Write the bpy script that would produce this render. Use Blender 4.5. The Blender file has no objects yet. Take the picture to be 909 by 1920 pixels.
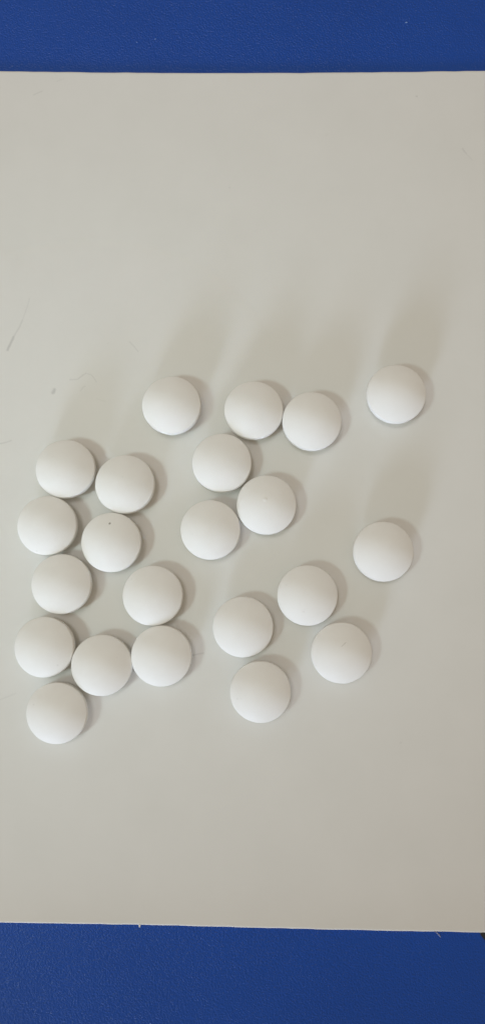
import bpy, bmesh, math, random
from mathutils import Vector, Matrix

rnd = random.Random(7)
sc = bpy.context.scene
col = sc.collection
MM = 0.001

# ------------------------------------------------------------------ camera
cd = bpy.data.cameras.new("camera")
cam = bpy.data.objects.new("camera", cd)
col.objects.link(cam)
cd.sensor_fit = 'AUTO'
cd.sensor_width = 36.0
cd.lens = 27.04
cd.clip_start = 0.005
cd.clip_end = 20.0
cam.matrix_world = (Matrix.Translation((0.00262489, -0.01703726, 0.18720802))
                    @ Matrix.Rotation(math.radians(5.2), 4, 'X')
                    @ Matrix.Rotation(math.radians(0.8), 4, 'Y'))
sc.camera = cam

# ------------------------------------------------------------------ light and exposure
w = bpy.data.worlds.new("World")
sc.world = w
w.use_nodes = True
bg = w.node_tree.nodes["Background"]
bg.inputs[0].default_value = (1.0, 0.84, 0.655, 1)      # warm room bounce
bg.inputs[1].default_value = 0.362


def spot(name, loc, target, radius, cone, power, colour):
    l = bpy.data.lights.new(name, 'SPOT')
    l.shadow_soft_size = radius
    l.spot_size = math.radians(cone)
    l.spot_blend = 1.0
    l.energy = power
    l.color = colour
    o = bpy.data.objects.new(name, l)
    col.objects.link(o)
    o.location = loc
    d = Vector(target) - Vector(loc)
    o.rotation_euler = d.to_track_quat('-Z', 'Y').to_euler()
    return o


# low daylight from beyond the lower left of the sheet: the long soft shadows
wl = bpy.data.lights.new("window_low", 'AREA')
wl.shape = 'ELLIPSE'
wl.size, wl.size_y = 0.52, 0.50
wl.spread = math.radians(18)
wl.energy = 0.425
wl.color = (0.64, 0.775, 1.0)
wlo = bpy.data.objects.new("window_low", wl)
col.objects.link(wlo)
wlo.location = (-0.57, -1.36, 0.285)
wlo.rotation_euler = (Vector((-0.085, -0.01, 0.0)) - Vector(wlo.location)).to_track_quat('-Z', 'Y').to_euler()
# higher daylight from the left: the short, fairly crisp shadows
spot("window_high", (-0.69, -0.32, 0.93), (-0.055, 0.014, 0.0), 0.105, 15.0, 17.8, (0.76, 0.98, 1.0))
# broad soft daylight from above, upper left
spot("room_daylight", (-0.22, 0.26, 1.1), (-0.012, 0.11, 0.0), 0.28, 19.5, 38.0, (0.85, 0.86, 0.86))

sc.view_settings.view_transform = 'Standard'
sc.view_settings.look = 'None'
sc.view_settings.exposure = 0.0
sc.view_settings.gamma = 1.0
sc.render.engine = 'CYCLES'
sc.cycles.use_denoising = True
sc.cycles.max_bounces = 8


# ------------------------------------------------------------------ helpers
def tag(o, label=None, cat=None, group=None, kind=None):
    if label: o["label"] = label
    if cat: o["category"] = cat
    if group: o["group"] = group
    if kind: o["kind"] = kind
    return o


def link(name, me, mat, parent=None):
    o = bpy.data.objects.new(name, me)
    if mat and not me.materials:
        me.materials.append(mat)
    col.objects.link(o)
    if parent:
        o.parent = parent
    return o


def mesh(name, verts, faces, smooth=False):
    me = bpy.data.meshes.new(name)
    me.from_pydata(verts, [], faces)
    me.update()
    if smooth:
        me.polygons.foreach_set("use_smooth", [True] * len(me.polygons))
    return me


class NT:
    """small node-graph helper"""
    def __init__(self, name):
        self.m = bpy.data.materials.new(name)
        self.m.use_nodes = True
        self.t = self.m.node_tree
        self.b = self.t.nodes["Principled BSDF"]

    def n(self, kind, **kw):
        x = self.t.nodes.new(kind)
        for k, v in kw.items():
            setattr(x, k, v)
        return x

    def l(self, a, b):
        self.t.links.new(a, b)

    def math(self, op, a, b=None, clamp=False):
        x = self.n("ShaderNodeMath", operation=op, use_clamp=clamp)
        for i, v in enumerate((a, b)):
            if v is None: continue
            if isinstance(v, (int, float)): x.inputs[i].default_value = v
            else: self.l(v, x.inputs[i])
        return x.outputs[0]

    def vec(self, op, a, b=None, out=0):
        x = self.n("ShaderNodeVectorMath", operation=op)
        for i, v in enumerate((a, b)):
            if v is None: continue
            if isinstance(v, (tuple, list, Vector)): x.inputs[i].default_value = v
            else: self.l(v, x.inputs[i])
        return x.outputs[out]

    def noise(self, vec, scale, detail=3.0, rough=0.55):
        x = self.n("ShaderNodeTexNoise")
        self.l(vec, x.inputs["Vector"])
        x.inputs["Scale"].default_value = scale
        x.inputs["Detail"].default_value = detail
        x.inputs["Roughness"].default_value = rough
        return x.outputs[0]

    def remap(self, v, a, b, c, d, smooth=False):
        x = self.n("ShaderNodeMapRange")
        if smooth: x.interpolation_type = 'SMOOTHSTEP'
        self.l(v, x.inputs[0])
        for i, k in enumerate((a, b, c, d)):
            x.inputs[1 + i].default_value = k
        return x.outputs[0]

    def mix(self, f, a, b):
        x = self.n("ShaderNodeMix", data_type='RGBA')
        if isinstance(f, (int, float)): x.inputs[0].default_value = f
        else: self.l(f, x.inputs[0])
        for i, v in ((6, a), (7, b)):
            if isinstance(v, tuple): x.inputs[i].default_value = v
            else: self.l(v, x.inputs[i])
        return x.outputs[2]

    def bump(self, h, dist, strength=1.0):
        x = self.n("ShaderNodeBump")
        x.inputs["Strength"].default_value = strength
        x.inputs["Distance"].default_value = dist
        self.l(h, x.inputs["Height"])
        self.l(x.outputs[0], self.b.inputs["Normal"])

    def objco(self):
        return self.n("ShaderNodeTexCoord").outputs["Object"]


# ------------------------------------------------------------------ materials
def mat_leatherette():
    g = NT("blue_leatherette")
    co = g.objco()
    # pebbled grain: noise-warped cells
    nz = g.n("ShaderNodeTexNoise")
    g.l(co, nz.inputs["Vector"])
    nz.inputs["Scale"].default_value = 1900.0
    off = g.n("ShaderNodeVectorMath", operation='SCALE')
    g.l(nz.outputs[1], off.inputs[0])
    off.inputs["Scale"].default_value = 0.0004
    wc = g.vec('ADD', co, off.outputs[0])
    vo = g.n("ShaderNodeTexVoronoi", feature='SMOOTH_F1')
    g.l(wc, vo.inputs["Vector"])
    vo.inputs["Scale"].default_value = 2300.0
    vo.inputs["Smoothness"].default_value = 0.5
    fine = g.noise(co, 2600.0, 2.0)
    h = g.math('SUBTRACT', g.math('MULTIPLY', fine, 0.35), vo.outputs["Distance"])
    g.bump(h, 0.000115, 0.85)
    big = g.noise(co, 28.0, 3.0)
    c = g.mix(g.remap(big, 0.3, 0.7, 0, 1), (0.0024, 0.058, 0.335, 1), (0.0034, 0.064, 0.365, 1))
    g.l(c, g.b.inputs["Base Color"])
    g.l(g.remap(fine, 0.3, 0.7, 0.27, 0.36), g.b.inputs["Roughness"])
    g.b.inputs["Specular IOR Level"].default_value = 0.34
    return g.m


# scuffs, hairs and specks on the sheet: (points in mm, half width mm, strength)
MARKS = [
    ([(-58.53, 40.56), (-57.15, 43.83)], 0.42, 0.40),
    ([(-57.15, 43.83), (-55.62, 46.56), (-55.0, 48.21)], 0.30, 0.20),
    ([(-55.0, 48.21), (-53.88, 51.64), (-53.4, 53.7)], 0.22, 0.13),
    ([(-46.92, 29.70), (-46.62, 30.35)], 0.62, 0.42),
    ([(-42.74, 32.92), (-40.9, 33.0), (-39.6, 34.1), (-38.79, 34.53)], 0.26, 0.20),
    ([(-38.79, 34.53), (-37.46, 34.13), (-36.6, 33.0), (-36.23, 32.37)], 0.20, 0.16),
    ([(-40.1, 30.1), (-39.5, 31.0), (-39.0, 31.3)], 0.26, 0.13),
    ([(-28.15, 42.51), (-26.94, 41.28), (-25.99, 40.06)], 0.24, 0.16),
    ([(-60.5, 16.7), (-58.2, 17.2), (-56.94, 17.65)], 0.26, 0.20),
    ([(55.54, 92.41), (56.45, 91.12)], 0.30, 0.20),
    ([(56.45, 91.12), (57.88, 89.41)], 0.20, 0.10),
    ([(-53.72, 107.7), (-51.54, 108.7)], 0.25, 0.17),
    ([(-47.75, 111.28), (-46.11, 112.0)], 0.22, 0.10),
    ([(44.21, 106.49), (44.31, 106.52)], 0.34, 0.28),
    ([(-3.41, 82.46), (-3.35, 82.5)], 0.34, 0.16),
    ([(-11.9, -34.55), (-10.5, -34.22), (-9.3, -34.05)], 0.28, 0.24),
    ([(-58.4, -45.4), (-56.2, -44.5), (-54.16, -43.66)], 0.28, 0.10),
    ([(37.35, -54.9), (37.5, -54.8)], 0.36, 0.13),
    ([(-33.5, 42.1), (-33.3, 42.2)], 0.35, 0.06),
    ([(-36.0, 28.1), (-33.8, 27.4)], 0.25, 0.06),
    ([(21.0, 96.2), (21.6, 96.8)], 0.3, 0.05),
]


def mat_sheet():
    g = NT("off_white_card")
    co = g.objco()
    flat = g.vec('MULTIPLY', co, (1, 1, 0))
    wob = g.n("ShaderNodeTexNoise")
    g.l(co, wob.inputs["Vector"])
    wob.inputs["Scale"].default_value = 700.0
    grain = g.noise(co, 1500.0, 3.0)
    total = None
    for pts, hw, st in MARKS:
        for a, b in zip(pts[:-1], pts[1:]):
            A = Vector((a[0], a[1], 0)) * MM
            B = Vector((b[0], b[1], 0)) * MM
            ba = B - A
            pa = g.vec('SUBTRACT', flat, tuple(A))
            dt = g.vec('DOT_PRODUCT', pa, tuple(ba / ba.length_squared), out=1)
            hh = g.math('MULTIPLY', dt, 1.0, clamp=True)
            s = g.n("ShaderNodeVectorMath", operation='SCALE')
            s.inputs[0].default_value = ba
            g.l(hh, s.inputs["Scale"])
            d = g.vec('LENGTH', g.vec('SUBTRACT', pa, s.outputs[0]), out=1)
            d = g.math('ADD', d, g.math('MULTIPLY', g.math('SUBTRACT', grain, 0.5), hw * MM * 0.9))
            mk = g.remap(d, hw * MM * 1.2, hw * MM * 0.1, 0.0, st * 0.60, True)
            total = mk if total is None else g.math('MAXIMUM', total, mk)
    mott = g.noise(co, 60.0, 4.0, 0.6)
    c = g.mix(g.remap(mott, 0.3, 0.7, 0, 1), (0.745, 0.733, 0.690, 1), (0.769, 0.756, 0.714, 1))
    c = g.mix(total, c, (0.10, 0.095, 0.085, 1))
    g.l(c, g.b.inputs["Base Color"])
    g.b.inputs["Roughness"].default_value = 0.48
    g.b.inputs["Specular IOR Level"].default_value = 0.3
    g.bump(g.noise(co, 450.0, 4.0, 0.6), 0.00003, 0.35)
    return g.m


def mat_pill():
    g = NT("white_tablet_coating")
    co = g.objco()
    inf = g.n("ShaderNodeObjectInfo")
    sh = g.n("ShaderNodeVectorMath", operation='SCALE')
    sh.inputs[0].default_value = (1, 1, 1)
    g.l(inf.outputs["Random"], sh.inputs["Scale"])
    v = g.vec('ADD', co, sh.outputs[0])
    grain = g.noise(v, 2200.0, 4.0, 0.6)
    pit = g.n("ShaderNodeTexVoronoi")
    g.l(v, pit.inputs["Vector"])
    pit.inputs["Scale"].default_value = 520.0
    sel = g.noise(v, 260.0, 2.0)
    spot = g.math('MULTIPLY', g.remap(pit.outputs["Distance"], 0.20, 0.06, 0, 1, True),
                  g.remap(sel, 0.58, 0.68, 0, 1))
    mott = g.noise(v, 300.0, 3.0)
    c = g.mix(g.remap(mott, 0.3, 0.7, 0, 1), (0.868, 0.850, 0.815, 1), (0.888, 0.872, 0.840, 1))
    c = g.mix(g.math('MULTIPLY', spot, 0.12), c, (0.35, 0.33, 0.30, 1))
    g.l(c, g.b.inputs["Base Color"])
    g.b.inputs["Roughness"].default_value = 0.55
    g.b.inputs["Specular IOR Level"].default_value = 0.25
    h = g.math('SUBTRACT', grain, g.math('MULTIPLY', spot, 0.8))
    g.bump(h, 0.00004, 0.5)
    return g.m


def plain(name, rgb, rough=0.7):
    g = NT(name)
    co = g.objco()
    nz = g.noise(co, 900.0, 3.0)
    a = tuple(c * 0.8 for c in rgb) + (1,)
    b = tuple(min(1, c * 1.15) for c in rgb) + (1,)
    g.l(g.mix(nz, a, b), g.b.inputs["Base Color"])
    g.b.inputs["Roughness"].default_value = rough
    return g.m


M_DESK = mat_leatherette()
M_SHEET = mat_sheet()
M_PILL = mat_pill()
M_SPECK = plain("dark_speck", (0.42, 0.40, 0.36))
M_SCRATCH = plain("faint_scratch", (0.76, 0.74, 0.70))
M_LINT = plain("pale_lint", (0.30, 0.32, 0.42))
M_DUST = plain("pale_dust", (0.20, 0.30, 0.52))
M_BLACK = plain("black_plastic", (0.012, 0.013, 0.014), 0.55)

# ------------------------------------------------------------------ desk surface
g_ = 0.9
desk = link("desk_surface", mesh("desk_surface", [(-g_, -g_, 0), (g_, -g_, 0), (g_, g_, 0), (-g_, g_, 0)], [(0, 1, 2, 3)]), M_DESK)
tag(desk, "blue leather-grained desk surface", None, None, "structure")

# ------------------------------------------------------------------ the sheet
TOP = [(-150, 115.7), (-62.74, 114.18), (-42.01, 113.74), (-21.35, 113.39), (-0.75, 113.14), (19.78, 113.07),
       (40.25, 113.12), (61.89, 113.27), (150, 114.6)]
BOT = [(-150, -95.0), (-56.44, -96.09), (-19.04, -96.42), (18.13, -97.1), (56.16, -97.53), (150, -98.6)]
ZS = 0.62     # height of the sheet's upper face in its middle, mm
TH = 0.55     # its thickness


def interp(pts, x):
    for (x0, y0), (x1, y1) in zip(pts[:-1], pts[1:]):
        if x <= x1:
            t = (x - x0) / (x1 - x0)
            return y0 + (y1 - y0) * t
    return pts[-1][1]


def build_sheet():
    xs = [-150 + 3.0 * i for i in range(101)]
    prof = [0.0, 0.0008, 0.002, 0.006, 0.015, 0.03, 0.05, 0.08]
    vs = prof + [0.15 + 0.07 * i for i in range(11)] + [1 - p for p in reversed(prof)]
    nx, ny = len(xs), len(vs)
    rr = random.Random(3)
    jt = [rr.uniform(-0.06, 0.06) for _ in xs]
    jb = [rr.uniform(-0.06, 0.06) for _ in xs]
    top, bot = [], []
    for j, v in enumerate(vs):
        for i, x in enumerate(xs):
            y0, y1 = interp(BOT, x) + jb[i], interp(TOP, x) + jt[i]
            y = y0 + (y1 - y0) * v
            e = min(v, 1 - v) * 210.0
            lift = (0.34 if v < 0.5 else 0.12) * max(0.0, 1 - e / 11.0) ** 2
            rnded = -0.10 * max(0.0, 1 - e / 0.17) ** 2
            top.append((x * MM, y * MM, (ZS + lift + rnded) * MM))
            bot.append((x * MM, y * MM, (ZS + lift - TH) * MM))
    vsx = top + bot
    o = len(top)
    F = []
    for j in range(ny - 1):
        for i in range(nx - 1):
            a = j * nx + i
            F.append((a, a + 1, a + 1 + nx, a + nx))
            F.append((o + a, o + a + nx, o + a + 1 + nx, o + a + 1))
    for i in range(nx - 1):
        F.append((i + 1, i, o + i, o + i + 1))
        a = (ny - 1) * nx + i
        F.append((a, a + 1, o + a + 1, o + a))
    for j in range(ny - 1):
        a = j * nx
        F.append((a, a + nx, o + a + nx, o + a))
        a = j * nx + nx - 1
        F.append((a + nx, a, o + a, o + a + nx))
    me = mesh("card_sheet", vsx, F)
    sm = [False] * len(F)
    for k in range(2 * (nx - 1) * (ny - 1)): sm[k] = True
    me.polygons.foreach_set("use_smooth", sm)
    me.set_sharp_from_angle(angle=math.radians(50))
    return me


sheet = link("card_sheet", build_sheet(), M_SHEET)
tag(sheet, "large off-white card sheet with faint scuffs lying flat on the blue desk", "sheet")
nick = mesh("nick", [(-23.95 * MM, -96.35 * MM, 1.0 * MM), (-23.5 * MM, -96.35 * MM, 1.0 * MM), (-23.6 * MM, -96.95 * MM, 0.95 * MM), (-23.85 * MM, -96.95 * MM, 0.95 * MM),
                     (-23.95 * MM, -96.35 * MM, 0.6 * MM), (-23.5 * MM, -96.35 * MM, 0.6 * MM), (-23.6 * MM, -96.95 * MM, 0.6 * MM), (-23.85 * MM, -96.95 * MM, 0.6 * MM)],
            [(0, 3, 2, 1), (4, 5, 6, 7), (0, 1, 5, 4), (1, 2, 6, 5), (2, 3, 7, 6), (3, 0, 4, 7)])
link("frayed_nick", nick, M_SHEET, sheet)

# ------------------------------------------------------------------ pills
R = 7.10      # radius, mm
HD = 2.30     # height of each dome
HB = 1.75     # height of the side band
RS = (R * R + HD * HD) / (2 * HD)      # dome sphere radius
NSEG = 72


def lathe(prof):
    v, f = [], []
    ring = []
    for (r, z) in prof:
        if r < 1e-6:
            ring.append([len(v)])
            v.append((0, 0, z * MM))
        else:
            ring.append(list(range(len(v), len(v) + NSEG)))
            v += [(r * math.cos(2 * math.pi * k / NSEG) * MM, r * math.sin(2 * math.pi * k / NSEG) * MM, z * MM) for k in range(NSEG)]
    for a, b in zip(ring[:-1], ring[1:]):
        for k in range(NSEG):
            k2 = (k + 1) % NSEG
            if len(a) == 1: f.append((a[0], b[k2], b[k]))
            elif len(b) == 1: f.append((a[k], a[k2], b[0]))
            else: f.append((a[k], a[k2], b[k2], b[k]))
    return v, f


def dome_z(r):      # height of the upper face above the tablet's base
    return 2 * HD + HB - (RS - math.sqrt(RS * RS - r * r))


RB = 0.34           # rounding where the face turns into the band
rim = R - RB * 0.55
n_ring = 16
low = [(rim * i / n_ring, RS - math.sqrt(RS * RS - (rim * i / n_ring) ** 2)) for i in range(n_ring + 1)]
edge_z = low[-1][1]
curve = [(R - RB * 0.28, edge_z + 0.09), (R - RB * 0.08, edge_z + 0.21), (R, edge_z + 0.40)]
full = 2 * HD + HB
v1, f1 = lathe(low)
upper = [(r, full - z) for r, z in reversed(low)]
v2, f2 = lathe(upper)
me_body = mesh("tablet_faces", v1 + v2, f1 + [tuple(i + len(v1) for i in q) for q in f2], True)
band_prof = [low[-1]] + curve + [(r, full - z) for r, z in reversed(curve)] + [(low[-1][0], full - edge_z)]
vb, fb = lathe(band_prof)
me_band = mesh("tablet_band", vb, fb, True)
me_body.materials.append(M_PILL)
me_band.materials.append(M_PILL)

PILLS = [  # x, y (mm), lean of the upper face (x, y), label
    (-17.19, 25.55, -0.02, 0.03, "white round pill standing alone left of the touching pair nearest the sheet's top"),
    (2.72, 24.28, 0.00, 0.02, "left white pill of the touching pair nearest the top of the sheet"),
    (16.72, 21.58, 0.02, 0.00, "right white pill of the touching pair nearest the top of the sheet"),
    (37.08, 28.22, 0.00, 0.00, "isolated white round pill at upper right, highest of all the pills"),
    (-42.68, 10.00, 0.01, 0.075, "tilted white pill heading the left column, with its lower edge band showing"),
    (-28.26, 6.29, 0.00, 0.07, "tilted white pill just right of the left column's top pill, above the dark-specked pill"),
    (-4.92, 11.43, -0.01, 0.02, "white round pill directly below the left pill of the top touching pair"),
    (5.78, 1.32, 0.00, 0.00, "white round pill with a tiny raised bump at its centre"),
    (-7.60, -4.66, 0.00, 0.01, "white round pill touching the lower left side of the pill with a centre bump"),
    (-46.76, -3.66, -0.01, 0.01, "second white pill down the left column, left of the dark-specked pill"),
    (-31.31, -7.64, 0.00, 0.00, "white round pill with one tiny dark speck near its upper edge"),
    (-43.01, -17.58, 0.00, 0.05, "third white pill down the left column, below and left of the dark-specked pill"),
    (-21.23, -20.26, -0.01, 0.02, "white round pill resting just above the right end of the lower left row of three"),
    (33.39, -9.80, 0.00, 0.00, "isolated white round pill at far right, second from top of the right side"),
    (15.37, -20.17, 0.00, 0.00, "topmost white pill of the four spaced out at lower right"),
    (0.21, -27.57, 0.01, -0.01, "leftmost white pill of the four spaced out at lower right"),
    (23.26, -33.54, 0.00, 0.00, "rightmost white pill of the four at lower right, faintly scratched on top"),
    (-46.73, -32.37, -0.06, 0.02, "left white pill of the lower left row of three, edge band showing on its right"),
    (-33.11, -36.57, 0.055, 0.04, "middle white pill of the lower left row of three, tilted towards its right neighbour"),
    (-19.02, -34.35, 0.00, -0.01, "right white pill of the lower left row of three, beside a hairline mark"),
    (4.30, -42.59, 0.00, 0.00, "lowest white pill of the four spaced out at lower right"),
    (-43.44, -47.62, 0.00, -0.01, "white round pill at bottom left, lowest of all the pills"),
]
GROUP = "white round pills scattered on the sheet"


def place(o, x, y, nx, ny, spin):
    n = Vector((nx, ny, 1)).normalized()
    q = Vector((0, 0, 1)).rotation_difference(n).to_matrix().to_4x4() @ Matrix.Rotation(spin, 4, 'Z')
    c = Vector((x + nx * (RS - HD - HB / 2), y + ny * (RS - HD - HB / 2), ZS + RS + 0.004)) * MM
    o.matrix_world = Matrix.Translation(c) @ q @ Matrix.Translation((0, 0, -RS * MM))


proto = bpy.data.objects.new("pill", me_body)
band0 = bpy.data.objects.new("side_band", me_band)
pills = []
for i, (x, y, nx, ny, lab) in enumerate(PILLS):
    p = proto if i == 0 else proto.copy()
    b = band0 if i == 0 else band0.copy()
    col.objects.link(p)
    col.objects.link(b)
    b.parent = p
    place(p, x - 0.2 * min(x, 0.0) / 45.0, y, nx, ny, 0.0)
    tag(p, lab, "pill", GROUP)
    pills.append(p)


def blob(cx, cy, rx, ry, h, ang=0.0, n=12):
    """a low rounded spot following the tablet's upper face"""
    v, f = [], []
    for t in range(4):
        s = 1 - t / 3.0
        hh = h * math.sqrt(max(0.0, 1 - s * s))
        for k in range(n):
            a = 2 * math.pi * k / n
            px, py = rx * s * math.cos(a), ry * s * math.sin(a)
            x, y = cx + px * math.cos(ang) - py * math.sin(ang), cy + px * math.sin(ang) + py * math.cos(ang)
            v.append((x * MM, y * MM, (dome_z(math.hypot(x, y)) + hh - (0.01 if t == 0 else -0.005)) * MM))
    for t in range(3):
        for k in range(n):
            k2 = (k + 1) % n
            f.append((t * n + k, t * n + k2, (t + 1) * n + k2, (t + 1) * n + k))
    return mesh("blob", v, f, True)


link("raised_bump", blob(-0.35, 1.0, 0.6, 0.6, 0.07), M_PILL, pills[7])
link("speck", blob(-0.1, 4.35, 0.30, 0.25, 0.03, 0.4), M_SPECK, pills[10])
link("scratch", blob(0.25, 2.1, 0.95, 0.13, 0.010, 0.75), M_SCRATCH, pills[16])

# ------------------------------------------------------------------ small things on the desk
def fibre(name, pts, r):
    v, f = [], []
    n = 5
    for i, p in enumerate(pts):
        p = Vector(p)
        d = (Vector(pts[min(i + 1, len(pts) - 1)]) - Vector(pts[max(i - 1, 0)])).normalized()
        s = d.cross(Vector((0, 0, 1))).normalized()
        u = s.cross(d)
        rr = r * (0.55 if i in (0, len(pts) - 1) else 1.0)
        for k in range(n):
            a = 2 * math.pi * k / n
            v.append(tuple((p + (s * math.cos(a) + u * math.sin(a)) * rr) * MM))
    for i in range(len(pts) - 1):
        for k in range(n):
            k2 = (k + 1) % n
            f.append((i * n + k, i * n + k2, (i + 1) * n + k2, (i + 1) * n + k))
    f.append(tuple(range(n - 1, -1, -1)))
    f.append(tuple(range((len(pts) - 1) * n, len(pts) * n)))
    return mesh(name, v, f, True)


lint = link("lint_fibre", fibre("lint_fibre", [(44.7, -97.75, 0.12), (45.1, -98.0, 0.2), (45.46, -98.3, 0.24), (45.75, -98.65, 0.16), (45.95, -99.0, 0.12)], 0.11), M_LINT)
tag(lint, "tiny pale lint fibre on the blue desk just below the sheet's lower edge", "lint")

# dark scrap peeking out from under the lower right edge of the sheet
sv = [(54.6, -97.0), (55.3, -98.6), (56.6, -100.1), (60, -101.2), (74, -101.6), (74, -97.0)]
zt, zb = 0.22, 0.02
n = len(sv)
V = [(x * MM, y * MM, zt * MM) for x, y in sv] + [(x * MM, y * MM, zb * MM) for x, y in sv]
F = [tuple(range(n)), tuple(range(2 * n - 1, n - 1, -1))] + [(k, n + k, n + (k + 1) % n, (k + 1) % n) for k in range(n)]
scrap = link("black_tab", mesh("black_tab", V, F), M_BLACK)
tag(scrap, "small black corner of something poking out under the sheet's lower right edge", "tab")

# dust: pale crumbs scattered on the blue surface
v, f = [], []
spots = [(-27.52, 122.35, .30), (-22.7, 123.19, .30), (42.14, 127.13, .38)]
for _ in range(46):
    yy = rnd.choice((rnd.uniform(115.5, 136), rnd.uniform(-125, -100)))
    spots.append((rnd.uniform(-62, 62), yy, rnd.uniform(.05, .13)))
for (x, y, r) in spots:
    o = len(v)
    a0 = rnd.uniform(0, 6)
    for k in range(5):
        a = a0 + k * 2 * math.pi / 5
        q = r * rnd.uniform(0.5, 1.0)
        v.append(((x + q * math.cos(a)) * MM, (y + 0.6 * q * math.sin(a)) * MM, 0.01 * MM))
    v.append((x * MM, y * MM, (0.02 + r * 0.5) * MM))
    f += [(o + k, o + (k + 1) % 5, o + 5) for k in range(5)]
dust = link("dust", mesh("dust", v, f), M_DUST)
tag(dust, "fine pale dust specks on the blue desk surface", "dust", None, "stuff")
